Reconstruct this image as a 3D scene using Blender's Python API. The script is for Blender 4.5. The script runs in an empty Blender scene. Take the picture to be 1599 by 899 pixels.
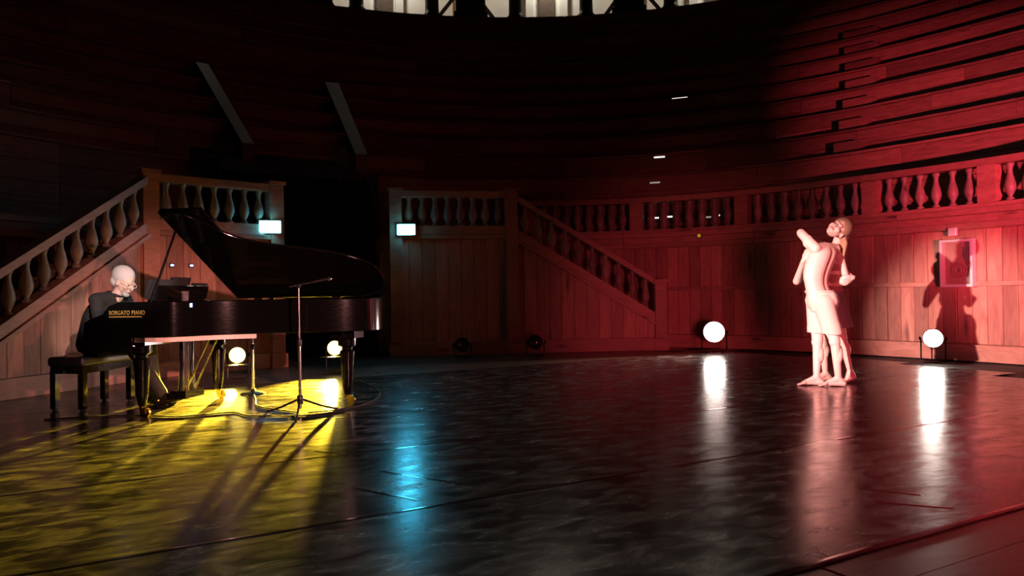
import bpy, bmesh, math, random
import numpy as np
from mathutils import Vector, Matrix, Euler
random.seed(7)
PI = math.pi
R = math.radians
sc = bpy.context.scene
COL = sc.collection

# ------------------------------------------------------------------ camera
cam = bpy.data.objects.new('camera', bpy.data.cameras.new('camera'))
COL.objects.link(cam)
cam.data.sensor_width = 36.0
cam.data.lens = 1200.0 / 1599.0 * 36.0
cam.data.clip_start = 0.05
cam.data.clip_end = 200
cam.matrix_world = Matrix.Translation((0, 0, 1.03)) @ Matrix.Rotation(PI/2 + R(0.36), 4, 'X') @ Matrix.Rotation(R(-0.86), 4, 'Z')
sc.camera = cam

# ------------------------------------------------------------------ world, exposure
w = bpy.data.worlds.new('world'); sc.world = w; w.use_nodes = True
w.node_tree.nodes['Background'].inputs['Color'].default_value = (0.9, 0.45, 0.38, 1)
w.node_tree.nodes['Background'].inputs['Strength'].default_value = 0.0012
sc.view_settings.view_transform = 'Standard'
sc.view_settings.look = 'None'
sc.view_settings.gamma = 1
sc.view_settings.use_curve_mapping = False
sc.view_settings.exposure = 0.0

# ------------------------------------------------------------------ stage lights
def spot(name, loc, aim, watts, color, deg, blend=0.3, size=0.06):
    l = bpy.data.lights.new(name, 'SPOT'); l.energy = watts; l.color = color
    l.spot_size = R(deg); l.spot_blend = blend; l.shadow_soft_size = size
    o = bpy.data.objects.new(name, l); COL.objects.link(o); o.location = loc
    o.rotation_euler = (Vector(aim) - Vector(loc)).to_track_quat('-Z', 'Y').to_euler()
    return o
spot('red_wash_lamp', (5.0, -1.0, 0.6), (8.1, 12.0, 2.5), 15000, (1.0, 0.080, 0.17), 28, 1.0, 0.08)
spot('red_side_lamp', (1.6, -1.2, 0.6), (3.5, 13.2, 0.25), 2400, (1.0, 0.10, 0.16), 27, 1.0, 0.6)
spot('follow_spot', (-4.6, 1.0, 2.0), (3.35, 8.1, 0.84), 17500, (1.0, 0.53, 0.53), 12.0, 0.8, 0.05)
spot('front_wash_lamp', (3.2, -0.6, 2.2), (-3.6, 8.95, 0.36), 5600, (1.0, 0.38, 0.34), 19, 1.0, 0.06)
spot('added_pianist_spot', (1.5, -0.8, 3.2), (-3.76, 7.35, 1.05), 4500, (1.0, 0.80, 0.74), 5.5, 0.6, 0.04)  # unseen narrow spot added to whiten the pianist's head and shoulders

# ------------------------------------------------------------------ materials
def nt(name):
    m = bpy.data.materials.new(name); m.use_nodes = True
    return m, m.node_tree.nodes, m.node_tree.links, m.node_tree.nodes['Principled BSDF']
def plain(name, col, rough=0.5, metal=0.0, spec=0.5, coat=0.0, trans=0.0, emit=None, es=0):
    m, n, l, b = nt(name)
    b.inputs['Base Color'].default_value = (*col, 1)
    b.inputs['Roughness'].default_value = rough
    b.inputs['Metallic'].default_value = metal
    b.inputs['Specular IOR Level'].default_value = spec
    b.inputs['Coat Weight'].default_value = coat
    b.inputs['Transmission Weight'].default_value = trans
    t = n.new('ShaderNodeTexNoise'); t.inputs['Scale'].default_value = 35
    r = n.new('ShaderNodeMapRange'); r.inputs['To Min'].default_value = max(0, rough - .05); r.inputs['To Max'].default_value = min(1, rough + .05)
    l.new(t.outputs['Fac'], r.inputs['Value']); l.new(r.outputs['Result'], b.inputs['Roughness'])
    if emit:
        b.inputs['Emission Color'].default_value = (*emit, 1); b.inputs['Emission Strength'].default_value = es
    return m
def wood(name, c1, c2, rough=0.55, scale=(3, 3, 30), var=0.35, bump=0.15):
    m, n, l, b = nt(name)
    tc = n.new('ShaderNodeTexCoord'); mp = n.new('ShaderNodeMapping'); mp.inputs['Scale'].default_value = scale
    oi = n.new('ShaderNodeObjectInfo')
    add = n.new('ShaderNodeVectorMath'); add.operation = 'ADD'
    cmb = n.new('ShaderNodeCombineXYZ'); mul = n.new('ShaderNodeMath'); mul.operation = 'MULTIPLY'; mul.inputs[1].default_value = 37
    l.new(oi.outputs['Random'], mul.inputs[0]); l.new(mul.outputs[0], cmb.inputs[0]); l.new(mul.outputs[0], cmb.inputs[2])
    l.new(tc.outputs['Object'], mp.inputs['Vector']); l.new(mp.outputs[0], add.inputs[0]); l.new(cmb.outputs[0], add.inputs[1])
    no = n.new('ShaderNodeTexNoise'); no.inputs['Scale'].default_value = 2.0; no.inputs['Detail'].default_value = 6; no.inputs['Distortion'].default_value = 1.2
    l.new(add.outputs[0], no.inputs['Vector'])
    vo = n.new('ShaderNodeTexVoronoi'); vo.inputs['Scale'].default_value = 0.55          # knots
    l.new(add.outputs[0], vo.inputs['Vector'])
    kr = n.new('ShaderNodeMapRange'); kr.inputs['From Min'].default_value = 0.06; kr.inputs['From Max'].default_value = 0.16
    kr.inputs['To Min'].default_value = 0.35; kr.inputs['To Max'].default_value = 1.0
    l.new(vo.outputs['Distance'], kr.inputs['Value'])
    cr = n.new('ShaderNodeValToRGB'); cr.color_ramp.elements[0].color = (*c2, 1); cr.color_ramp.elements[1].color = (*c1, 1)
    cr.color_ramp.elements[0].position = .3; cr.color_ramp.elements[1].position = .7
    l.new(no.outputs['Fac'], cr.inputs['Fac'])
    vr = n.new('ShaderNodeMapRange'); vr.inputs['To Min'].default_value = 1 - var; vr.inputs['To Max'].default_value = 1 + var * .6
    l.new(oi.outputs['Random'], vr.inputs['Value'])
    m2 = n.new('ShaderNodeMath'); m2.operation = 'MULTIPLY'; l.new(vr.outputs[0], m2.inputs[0]); l.new(kr.outputs[0], m2.inputs[1])
    sc_ = n.new('ShaderNodeVectorMath'); sc_.operation = 'SCALE'
    l.new(cr.outputs[0], sc_.inputs[0]); l.new(m2.outputs[0], sc_.inputs['Scale'])
    l.new(sc_.outputs[0], b.inputs['Base Color'])
    b.inputs['Roughness'].default_value = rough
    if bump:
        bp = n.new('ShaderNodeBump'); bp.inputs['Strength'].default_value = bump; bp.inputs['Distance'].default_value = 0.004
        l.new(no.outputs['Fac'], bp.inputs['Height']); l.new(bp.outputs[0], b.inputs['Normal'])
    return m
def vinyl():
    m, n, l, b = nt('black_vinyl')
    tc = n.new('ShaderNodeTexCoord'); mp = n.new('ShaderNodeMapping'); mp.inputs['Scale'].default_value = (1.5, 3.2, 1)
    l.new(tc.outputs['Object'], mp.inputs['Vector'])
    a = n.new('ShaderNodeTexNoise'); a.inputs['Scale'].default_value = 2.6; a.inputs['Detail'].default_value = 7; a.inputs['Roughness'].default_value = .62; a.inputs['Distortion'].default_value = .6
    l.new(mp.outputs[0], a.inputs['Vector'])
    cr = n.new('ShaderNodeValToRGB')
    cr.color_ramp.elements[0].position = .46; cr.color_ramp.elements[0].color = (.010, .009, .008, 1)
    cr.color_ramp.elements[1].position = .62; cr.color_ramp.elements[1].color = (.12, .11, .095, 1)   # scuffed, dusty wear
    l.new(a.outputs['Fac'], cr.inputs['Fac']); l.new(cr.outputs[0], b.inputs['Base Color'])
    rr = n.new('ShaderNodeMapRange'); rr.inputs['From Min'].default_value = .35; rr.inputs['From Max'].default_value = .7
    rr.inputs['To Min'].default_value = .16; rr.inputs['To Max'].default_value = .30
    l.new(a.outputs['Fac'], rr.inputs['Value']); l.new(rr.outputs[0], b.inputs['Roughness'])
    c = n.new('ShaderNodeTexNoise'); c.inputs['Scale'].default_value = 9; c.inputs['Detail'].default_value = 3
    l.new(mp.outputs[0], c.inputs['Vector'])
    bp = n.new('ShaderNodeBump'); bp.inputs['Strength'].default_value = .10; bp.inputs['Distance'].default_value = .005
    l.new(c.outputs['Fac'], bp.inputs['Height']); l.new(bp.outputs[0], b.inputs['Normal'])
    return m
def skin(name, c1, c2):
    m, n, l, b = nt(name)
    t = n.new('ShaderNodeTexNoise'); t.inputs['Scale'].default_value = 14
    cr = n.new('ShaderNodeValToRGB'); cr.color_ramp.elements[0].color = (*c1, 1); cr.color_ramp.elements[1].color = (*c2, 1)
    l.new(t.outputs['Fac'], cr.inputs['Fac']); l.new(cr.outputs[0], b.inputs['Base Color'])
    b.inputs['Roughness'].default_value = .5
    return m
def cloth(name, c, s=90):
    m, n, l, b = nt(name)
    t = n.new('ShaderNodeTexNoise'); t.inputs['Scale'].default_value = s
    cr = n.new('ShaderNodeValToRGB'); cr.color_ramp.elements[0].color = (*[v*.75 for v in c], 1); cr.color_ramp.elements[1].color = (*c, 1)
    l.new(t.outputs['Fac'], cr.inputs['Fac']); l.new(cr.outputs[0], b.inputs['Base Color'])
    b.inputs['Roughness'].default_value = .85
    bp = n.new('ShaderNodeBump'); bp.inputs['Strength'].default_value = .2; l.new(t.outputs['Fac'], bp.inputs['Height']); l.new(bp.outputs[0], b.inputs['Normal'])
    return m
M = dict(
    pine=wood('pine_boards', (.45, .215, .145), (.29, .12, .08), .55, (6, 6, 1.1)),
    pine_h=wood('pine_mouldings', (.42, .205, .14), (.29, .13, .085), .5, (2, 2, 8), .2),
    tier=wood('tier_boards', (.30, .17, .10), (.17, .085, .05), .55, (1.4, 1.4, 14), .4),
    baluster=wood('turned_wood', (.32, .23, .17), (.22, .15, .11), .5, (8, 8, 3), .3),
    aisle=wood('pale_aisle_boards', (.13, .09, .065), (.10, .068, .05), .6, (4, 4, 4), .1),
    plank=wood('floor_planks', (.17, .115, .075), (.085, .055, .036), .32, (1.2, 10, 1), .3, .08),
    slab=plain('dark_subfloor', (.03, .022, .018), .7),
    passage=plain('passage_black_drape', (.012, .010, .010), .9),
    vinyl=vinyl(),
    tape=plain('floor_tape', (.02, .02, .02), .12, spec=.8),
    lacquer=plain('black_lacquer', (.004, .004, .004), .12, spec=.6, coat=.6),
    casework=plain('satin_black_case', (.003, .003, .003), .13, spec=.4, coat=.1),
    iron=plain('gold_iron_plate', (.5, .33, .1), .35, .8),
    ivory=plain('ivory_keys', (.8, .77, .68), .3),
    brass=plain('brass', (.75, .52, .18), .2, 1.0),
    gilt=plain('gilt_lettering', (.75, .55, .15), .4, .3, emit=None),
    chrome=plain('chrome', (.75, .73, .72), .18, 1.0),
    blackmetal=plain('black_metal', (.012, .012, .013), .38, .3),
    rubber=plain('black_rubber', (.012, .012, .012), .7),
    leather=plain('black_leather', (.022, .024, .028), .38),
    palewood_litedge=plain('pale_wood_and_lit_edge', (.85, .70, .60), .45),  # pale wood, made lighter to paint the lit lower edge of the rim
    paper=plain('paper', (.55, .5, .45), .8),
    glass=plain('clear_glass', (.9, .92, .92), .03, trans=.9),
    water=plain('mineral_water', (.85, .9, .9), .05, trans=.8),
    steel=plain('pale_steel_frame', (.72, .66, .62), .35, .2),
    redhose=plain('red_hose', (.35, .05, .03), .6),
    cabinet=plain('cabinet_back', (.32, .12, .07), .5),
    pane=plain('cabinet_pane', (.55, .45, .40), .06, trans=.75),
    plaster=plain('pale_plaster', (.75, .73, .68), .8),
    brick=plain('warm_plaster', (.62, .36, .20), .8),
    darkcol=wood('dark_column_wood', (.045, .03, .022), (.025, .017, .013), .6, (4, 4, 2), .1),
    beam=wood('truss_beam', (.14, .09, .06), (.08, .05, .035), .7, (3, 3, 3), .2),
    skin=skin('light_skin', (.66, .46, .37), (.74, .54, .44)),
    skin2=skin('rosy_skin', (.60, .38, .30), (.68, .46, .37)),
    hair=cloth('light_brown_hair', (.32, .19, .11), 160),
    whitehair=cloth('white_hair', (.62, .60, .58), 160),
    shorts=cloth('cream_cotton', (.66, .56, .45)),
    skirt=cloth('grey_cotton', (.20, .17, .155)),
    top=cloth('rose_jersey', (.36, .17, .14)),
    suit=cloth('black_wool', (.020, .020, .021)),
    shirt=cloth('dark_shirt', (.012, .013, .018)),
    eye=plain('eye_dark', (.05, .035, .03), .3),
    lip=plain('lips', (.45, .18, .15), .5),
    shoe=plain('black_shoe', (.012, .011, .011), .2),
)
def emis(name, col, s):
    return plain(name, (.02, .02, .02), .4, emit=col, es=s)
M['yellow_lens'] = emis('yellow_lens', (1.0, .74, .14), 9)
M['white_lens'] = emis('white_lens', (1.0, .80, .72), 26)
M['white_lens_b'] = emis('cool_white_lens', (1.0, .90, .80), 26)
M['cyan_sign'] = emis('cyan_sign_face', (.05, .55, .85), 60)
M['led'] = emis('led_strip', (1.0, .85, .82), 1.6)
M['led_dim'] = emis('led_strip_dim', (1.0, .80, .78), .35)
M['amber'] = emis('amber_indicator', (1.0, .45, .02), .35)
M['blue_led'] = emis('blue_led', (.35, .45, 1.0), 4)
M['pane'].node_tree.nodes['Principled BSDF'].inputs['Transmission Weight'].default_value = 0
M['pane'].node_tree.nodes['Principled BSDF'].inputs['Alpha'].default_value = .12
M['deadlens'] = plain('unlit_lens', (.05, .045, .03), .1, spec=.8)

# ------------------------------------------------------------------ mesh helpers
class MB:
    def __init__(s): s.v = []; s.f = []
    def add(s, vs, fs):
        o = len(s.v); s.v += [tuple(p) for p in vs]; s.f += [tuple(i + o for i in f) for f in fs]; return s
    def box(s, c, d, rz=0, mat=None):
        x, y, z = d[0]/2, d[1]/2, d[2]/2
        vs = [Vector(p) for p in ((-x,-y,-z),(x,-y,-z),(x,y,-z),(-x,y,-z),(-x,-y,z),(x,-y,z),(x,y,z),(-x,y,z))]
        m = Matrix.Translation(c) @ Matrix.Rotation(rz, 4, 'Z') if mat is None else mat
        return s.add([m @ p for p in vs], [(0,3,2,1),(4,5,6,7),(0,1,5,4),(1,2,6,5),(2,3,7,6),(3,0,4,7)])
    def lathe(s, prof, seg=16, m=Matrix()):
        vs = []; fs = []
        for r, z in prof:
            for k in range(seg):
                a = 2*PI*k/seg; vs.append(m @ Vector((r*math.cos(a), r*math.sin(a), z)))
        for i in range(len(prof)-1):
            for k in range(seg):
                k2 = (k+1) % seg; fs.append((i*seg+k, i*seg+k2, (i+1)*seg+k2, (i+1)*seg+k))
        fs.append(tuple(reversed(range(seg)))); fs.append(tuple((len(prof)-1)*seg+k for k in range(seg)))
        return s.add(vs, fs)
    def tube(s, pts, r, seg=8):
        pts = [Vector(p) for p in pts]; vs = []; fs = []
        rs = r if isinstance(r, (list, tuple)) else [r]*len(pts)
        up = Vector((0, 0, 1)); prev = None
        for i, p in enumerate(pts):
            t = (pts[min(i+1, len(pts)-1)] - pts[max(i-1, 0)]).normalized()
            a = t.cross(up) if prev is None else prev - t*prev.dot(t)
            if a.length < 1e-4: a = t.cross(Vector((1, 0, 0)))
            a.normalize(); prev = a; b = t.cross(a)
            for k in range(seg):
                an = 2*PI*k/seg; vs.append(p + (a*math.cos(an) + b*math.sin(an))*rs[i])
        for i in range(len(pts)-1):
            for k in range(seg):
                k2 = (k+1) % seg; fs.append((i*seg+k, i*seg+k2, (i+1)*seg+k2, (i+1)*seg+k))
        fs.append(tuple(reversed(range(seg)))); fs.append(tuple((len(pts)-1)*seg+k for k in range(seg)))
        return s.add(vs, fs)
    def prism(s, poly, z0, z1, m=Matrix()):
        n = len(poly)
        vs = [m @ Vector((x, y, z0)) for x, y in poly] + [m @ Vector((x, y, z1)) for x, y in poly]
        fs = [tuple(reversed(range(n))), tuple(range(n, 2*n))] + [(i, (i+1) % n, n+(i+1) % n, n+i) for i in range(n)]
        return s.add(vs, fs)
    def ellip(s, c, r, m=None, sub=2):
        bm = bmesh.new(); bmesh.ops.create_icosphere(bm, subdivisions=sub, radius=1)
        mm = Matrix.Translation(c) @ (m.to_4x4() if m is not None else Matrix()) @ Matrix.Diagonal((*r, 1))
        vs = [mm @ v.co for v in bm.verts]; fs = [tuple(v.index for v in f.verts) for f in bm.faces]; bm.free()
        return s.add(vs, fs)
    def cap(s, a, b, ra, rb, seg=12):
        a = Vector(a); b = Vector(b); d = b - a; L = d.length
        q = d.to_track_quat('Z', 'Y').to_matrix().to_4x4(); m = Matrix.Translation(a) @ q
        prof = [(max(ra*math.cos(t), .0004), ra*math.sin(t)) for t in (R(-88), R(-60), R(-30), 0)] + \
               [(max(rb*math.cos(t), .0004), L + rb*math.sin(t)) for t in (0, R(30), R(60), R(88))]
        return s.lathe(prof, seg, m)
    def mesh(s, name, smooth=False):
        me = bpy.data.meshes.new(name); me.from_pydata(s.v, [], s.f)
        if smooth: me.polygons.foreach_set('use_smooth', [True]*len(me.polygons))
        me.update(); return me
    def build(s, name, mat, parent=None, smooth=False, loc=(0,0,0), rz=0):
        me = s.mesh(name, smooth); me.materials.append(M[mat] if isinstance(mat, str) else mat)
        if smooth:
            try: me.set_sharp_from_angle(angle=R(40))
            except Exception: pass
        return link(name, me, parent, loc, rz)
def link(name, me, parent=None, loc=(0,0,0), rz=0, mw=None):
    o = bpy.data.objects.new(name, me); COL.objects.link(o)
    if mw is not None: o.matrix_basis = mw
    else: o.location = loc; o.rotation_euler = (0, 0, rz)
    if parent: o.parent = parent
    return o
def tag(o, label=None, cat=None, group=None, kind=None):
    if label: o['label'] = label
    if cat: o['category'] = cat
    if group: o['group'] = group
    if kind: o['kind'] = kind
    return o
def thing(name, label, cat, loc=(0,0,0), rz=0, group=None):
    o = bpy.data.objects.new(name, None); COL.objects.link(o); o.location = loc; o.rotation_euler = (0, 0, rz)
    o.empty_display_size = .1
    return tag(o, label, cat, group)
def bevel(o, wd=.01, seg=2):
    b = o.modifiers.new('bevel', 'BEVEL'); b.width = wd; b.segments = seg; b.limit_method = 'ANGLE'; return o

# ------------------------------------------------------------------ plan of the horseshoe (arena wall line)
CN = np.array([.4, 7.35])
KEY = [(-8,6.95),(0,6.9),(23,6.85),(37,6.68),(62,7.09),(77,7.24),(95,7.2),(120,6.95),(135,6.8),(171,7.0),(188,7.0)]
def Rt(t): return np.mean([np.interp(t+d, [k[0] for k in KEY], [k[1] for k in KEY]) for d in (-8,-4,0,4,8)])
_p = [CN + Rt(t)*np.array([math.cos(R(t)), math.sin(R(t))]) for t in np.arange(0, 180.01, .5)]
_p = [np.array([_p[0][0], y]) for y in np.arange(4, 7.3, .1)] + _p + [np.array([_p[-1][0], y]) for y in np.arange(7.3, 4, -.1)]
PP = np.array(_p); TT = np.gradient(PP, axis=0); TT /= np.linalg.norm(TT, axis=1)[:, None]
NN = np.stack([TT[:, 1], -TT[:, 0]], 1)
SS = np.concatenate([[0], np.cumsum(np.linalg.norm(np.diff(PP, axis=0), axis=1))])
def at(s, off=0.0):
    x = np.interp(s, SS, PP[:, 0]); y = np.interp(s, SS, PP[:, 1])
    nx = np.interp(s, SS, NN[:, 0]); ny = np.interp(s, SS, NN[:, 1]); l = math.hypot(nx, ny); nx /= l; ny /= l
    return Vector((x + nx*off, y + ny*off, 0)), Vector((nx, ny, 0))
GAP = (17.18, 19.84)          # the entrance passage
S_END = float(SS[-1])
def curved(s0, s1, o0, o1, z0, z1, step=.35, name='x'):
    n = max(1, int(math.ceil((s1-s0)/step))); mb = MB(); vs = []; fs = []
    for i in range(n+1):
        s = s0 + (s1-s0)*i/n
        a, _ = at(s, o0); b, _ = at(s, o1)
        vs += [(a.x,a.y,z0),(b.x,b.y,z0),(b.x,b.y,z1),(a.x,a.y,z1)]
    for i in range(n):
        k = 4*i
        for j in range(4):
            j2 = (j+1) % 4; fs.append((k+j, k+4+j, k+4+j2, k+j2))
    fs.append((0,1,2,3)); fs.append((4*n+3,4*n+2,4*n+1,4*n))
    return mb.add(vs, fs)

# ------------------------------------------------------------------ floor
A30 = R(30); TX = Vector((math.cos(A30), math.sin(A30), 0)); NX = Vector((-math.sin(A30), math.cos(A30), 0))
fl = MB().box((0, 7, -.06), (30, 26, .08)).build('floor', 'slab'); tag(fl, kind='structure')
PL = MB().box((0, 0, 0), (2.18, .276, .018)).mesh('plank'); PL.materials.append(M['plank'])
def planks(n0, n1, t0, t1):
    n = n0; row = 0
    while n < n1 - .01:
        t = t0 + (row % 3)*.73
        while t < t1:
            p = TX*(t+1.1) + NX*(n+.14)
            q = p - Vector((CN[0], CN[1], 0))
            if (q.length < 6.75 or p.y < 7) and p.x > -6.3 and p.x < 7.0:
                link('plank', PL, fl, (p.x, p.y, -.012), A30)
            t += 2.2
        n += .28; row += 1
planks(-.85, 1.90, -2.0, 7.2)
planks(9.30, 12.9, -3.8, 9.5)
dm = thing('dance_floor', 'glossy black vinyl dance floor laid in taped strips across the arena', 'dance floor')
SEAM = [1.93, 3.43, 4.86, 6.34, 7.82, 9.30]
TE = [(-3.6, 8.8), (-4.2, 9.1), (-4.4, 9.6), (-4.3, 9.9), (-4.2, 9.5)]
for i in range(5):
    t0, t1 = TE[i]; n0, n1 = SEAM[i]+.004, SEAM[i+1]-.004
    p = TX*((t0+t1)/2) + NX*((n0+n1)/2)
    MB().box((0,0,0), (t1-t0, n1-n0, .006)).build('vinyl_strip', 'vinyl', dm, loc=(p.x, p.y, 0), rz=A30)
for i, n in enumerate(SEAM):
    t0 = max(TE[max(0, i-1)][0], TE[min(4, i)][0]); t1 = min(TE[max(0, i-1)][1], TE[min(4, i)][1])
    mb = MB()                     # a low ridged tape with slight waviness so that it glints
    vs = []; fs = []
    K = 60
    for k in range(K+1):
        t = t0 + (t1-t0)*k/K; wv = .003*math.sin(k*1.7+i); hz = .0016 + .0006*math.sin(k*.9+i*2)
        for dn, z in ((-.02, .0031), (-.008, .0033+hz*.2), (.0, .0033+hz*.4), (.008, .0033+hz*.2), (.02, .0031)):
            p = TX*t + NX*(n+dn+wv); vs.append((p.x, p.y, z))
    for k in range(K):
        for j in range(4): fs.append((5*k+j, 5*k+5+j, 5*k+6+j, 5*k+1+j))
    mb.add(vs, fs).build('seam_tape', 'tape', dm, smooth=True)
for (tc, nc, ang, L) in ((3.56, 2.42, -62, .30), (3.44, 2.20, -52, .32), (1.4, 3.78, -64, .5), (1.7, 4.0, -64, .6), (1.5, 4.9, -60, .4)):
    p = TX*tc + NX*nc
    mb = MB(); vs = []; fs = []
    for k in range(9):
        t = -L/2 + L*k/8
        for dn, z in ((-.015, 0), (0, .0008), (.015, 0)): vs.append((t, dn, z))
    for k in range(8):
        for j in range(2): fs.append((3*k+j, 3*k+3+j, 3*k+4+j, 3*k+1+j))
    mb.add(vs, fs).build('cross_tape', 'tape', dm, smooth=True, loc=(p.x, p.y, .0032), rz=A30+R(ang))

# ------------------------------------------------------------------ arena wall (podium)
DECK = 2.10
wb = curved(2.0, GAP[0], .04, .30, 0, DECK).build('wall_back', 'pine_h'); tag(wb, kind='structure')
wl = curved(GAP[1], S_END-.6, .04, .30, 0, DECK).build('wall_left', 'pine_h'); tag(wl, kind='structure')
def vboard(h):
    me = bevel_box(.196, .035, h, .006); me.materials.append(M['pine']); return me
def bevel_box(x, y, z, b=.006):
    bm = bmesh.new(); bmesh.ops.create_cube(bm, size=1)
    bmesh.ops.scale(bm, vec=(x, y, z), verts=bm.verts)
    bmesh.ops.bevel(bm, geom=bm.edges[:], offset=b, segments=1, affect='EDGES')
    me = bpy.data.meshes.new('board'); bm.to_mesh(me); bm.free(); return me
BL, BU = vboard(.80), vboard(.72)
def boards(par, s0, s1):
    s = s0
    while s < s1 - .1:
        for me, z in ((BL, .63), (BU, 1.45)):
            p, n = at(s+.1, .03 + random.uniform(-.006, .006))
            link('board', me, par, (p.x, p.y, z), math.atan2(n.y, n.x) - PI/2)
        s += .2
boards(wb, 4.6, GAP[0]-.05); boards(wl, GAP[1]+.1, 25.6)
for par, s0, s1 in ((wb, 3.0, GAP[0]), (wl, GAP[1], 25.6)):
    for nm, o, z0, z1 in (('rail', -.012, 1.032, 1.092), ('moulding', -.05, 1.82, 1.90), ('frieze', -.02, 1.905, 2.01), ('moulding', -.07, 2.015, 2.095)):
        s = s0
        while s < s1 - .01:
            e = min(s+2.4, s1); curved(s, e-.006, o, .10, z0, z1).build(nm, 'pine_h', par); s = e
s = 3.0; k = 0
for s0, s1, nm in ((3.0, 12.3, 'baseboard_right'), (20.2, 25.6, 'baseboard_left')):
    b = curved(s0, s1, -.10, .03, 0, .225).build(nm, 'pine_h'); tag(b, kind='structure')

# entrance passage under the tiers
g0, n0 = at(GAP[0], .0); g1, n1 = at(GAP[1], .0)
dr = curved(GAP[0]-.1, GAP[1]+.1, 3.4, 3.5, 0, 3.6).build('door_1', 'passage'); tag(dr, kind='structure')
for s, nm in ((GAP[0]-.06, 'side_wall'), (GAP[1]+.0, 'side_wall')):
    curved(s, s+.06, .30, 3.4, 0, 3.3, 1).build(nm, 'passage', dr)
curved(GAP[0], GAP[1], 1.9, 3.45, 3.2, 3.3).build('passage_ceiling', 'passage', dr)

# ------------------------------------------------------------------ seating tiers
NT = 12; RUN = .57; RISE = .5; OFF0 = .85; Z0 = 3.3
ordn = ['lowest', 'second', 'third', 'fourth', 'fifth', 'sixth', 'seventh', 'eighth', 'ninth', 'tenth', 'eleventh', 'topmost']
dk = curved(3.0, GAP[0], .30, OFF0+.05, DECK-.12, DECK).build('floor_walkway', 'tier'); tag(dk, kind='structure')
for i in range(NT):
    o = OFF0 + RUN*i; zt = Z0 + RISE*i; zb = DECK if i == 0 else zt - RISE
    spans = [(2.6, S_END-2.6)] if i > 1 else [(2.6, GAP[0]-.02), (GAP[1]+.04, S_END-2.6)]
    root = None
    for (a, b) in spans:
        ob = curved(a, b, o+.035, o+RUN+.05, zb-.05, zt-.035, .6).build('seating_tier' if root is None else 'tier_core', 'tier', root)
        if root is None:
            root = ob; tag(root, kind='structure')
        s = a; q = random.uniform(.5, 2.2)
        while s < b - .05:
            e = min(b, s + q); q = 2.3
            h = (zt-.04-zb); nb = 2 if i else 4
            for k in range(nb):
                jo = random.uniform(-.004, .006)
                curved(s+.003, e-.003, o+jo, o+.04, zb+h*k/nb+.004, zb+h*(k+1)/nb-.004).build('riser_board', 'tier', root)
            jz = random.uniform(-.003, .003)
            curved(s+.003, e-.003, o-.035, o+.25, zt-.038+jz, zt+jz).build('tread_board', 'tier', root)
            curved(s+.003, e-.003, o+.256, o+RUN+.03, zt-.042+jz, zt-.004+jz).build('tread_board', 'tier', root)
            s = e
    # aisle half steps on the right of the house
    if 0 <= i <= 7:
        sa = 9.02 + .125*i
        curved(sa-.20, sa+.20, o-.28, o-.003, zb+.002, zb+.25).build('aisle_step', 'tier', root)
# pale curbs of the central aisle
for nm, s in (('left', 18.97), ('right', 17.12)):
    mb = MB(); pts = []
    for off in (1.35, 3.6):
        for ds in (-.10, .10):
            p, n = at(s+ds, off); z = Z0 + RISE*(off-OFF0)/RUN
            pts.append((p.x, p.y, z-.30)); pts.append((p.x, p.y, z+.05))
    mb.add(pts, [(0,2,3,1),(4,5,7,6),(0,1,5,4),(2,6,7,3),(1,3,7,5),(0,4,6,2)])
    o = mb.build('aisle_curb', 'aisle')
    tag(o, 'pale sloping curb on the %s side of the dark central aisle' % nm, 'curb', 'curbs of the central aisle')

# ------------------------------------------------------------------ balusters
BPROF = [(.052,0),(.052,.03),(.030,.045),(.030,.07),(.052,.11),(.070,.16),(.072,.20),(.058,.27),(.036,.35),(.030,.41),(.040,.43),(.034,.445),(.050,.46),(.050,.50)]
BME = MB().lathe(BPROF, 10).mesh('baluster', True); BME.materials.append(M['baluster'])
def balus(par, loc, sc_=1.0):
    return link('baluster', BME, par, loc)
bal = thing('balustrade', 'long curved turned-wood balustrade on top of the red-lit right wall', 'balustrade', (0,0,0))
s_start, s_stop = 4.4, 14.4
ped = [4.5, 6.55, 8.22, 10.42, 12.35, 14.35]
for s0, s1 in zip(ped[:-1], ped[1:]):
    curved(s0, s1, -.06, .14, 2.66, 2.755, .25).build('handrail', 'pine_h', bal)
    curved(s0, s1, -.04, .12, 2.10, 2.155, .25).build('base_rail', 'pine_h', bal)
    n = max(3, round((s1-s0-.3)/.225)); 
    for k in range(n):
        p, nn = at(s0+.15+(s1-s0-.3)*(k+.5)/n, .04)
        balus(bal, (p.x, p.y, 2.156))
for s in ped:
    curved(s-.12, s+.12, -.055, .135, 2.157, 2.658).build('pedestal', 'pine_h', bal)

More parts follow.
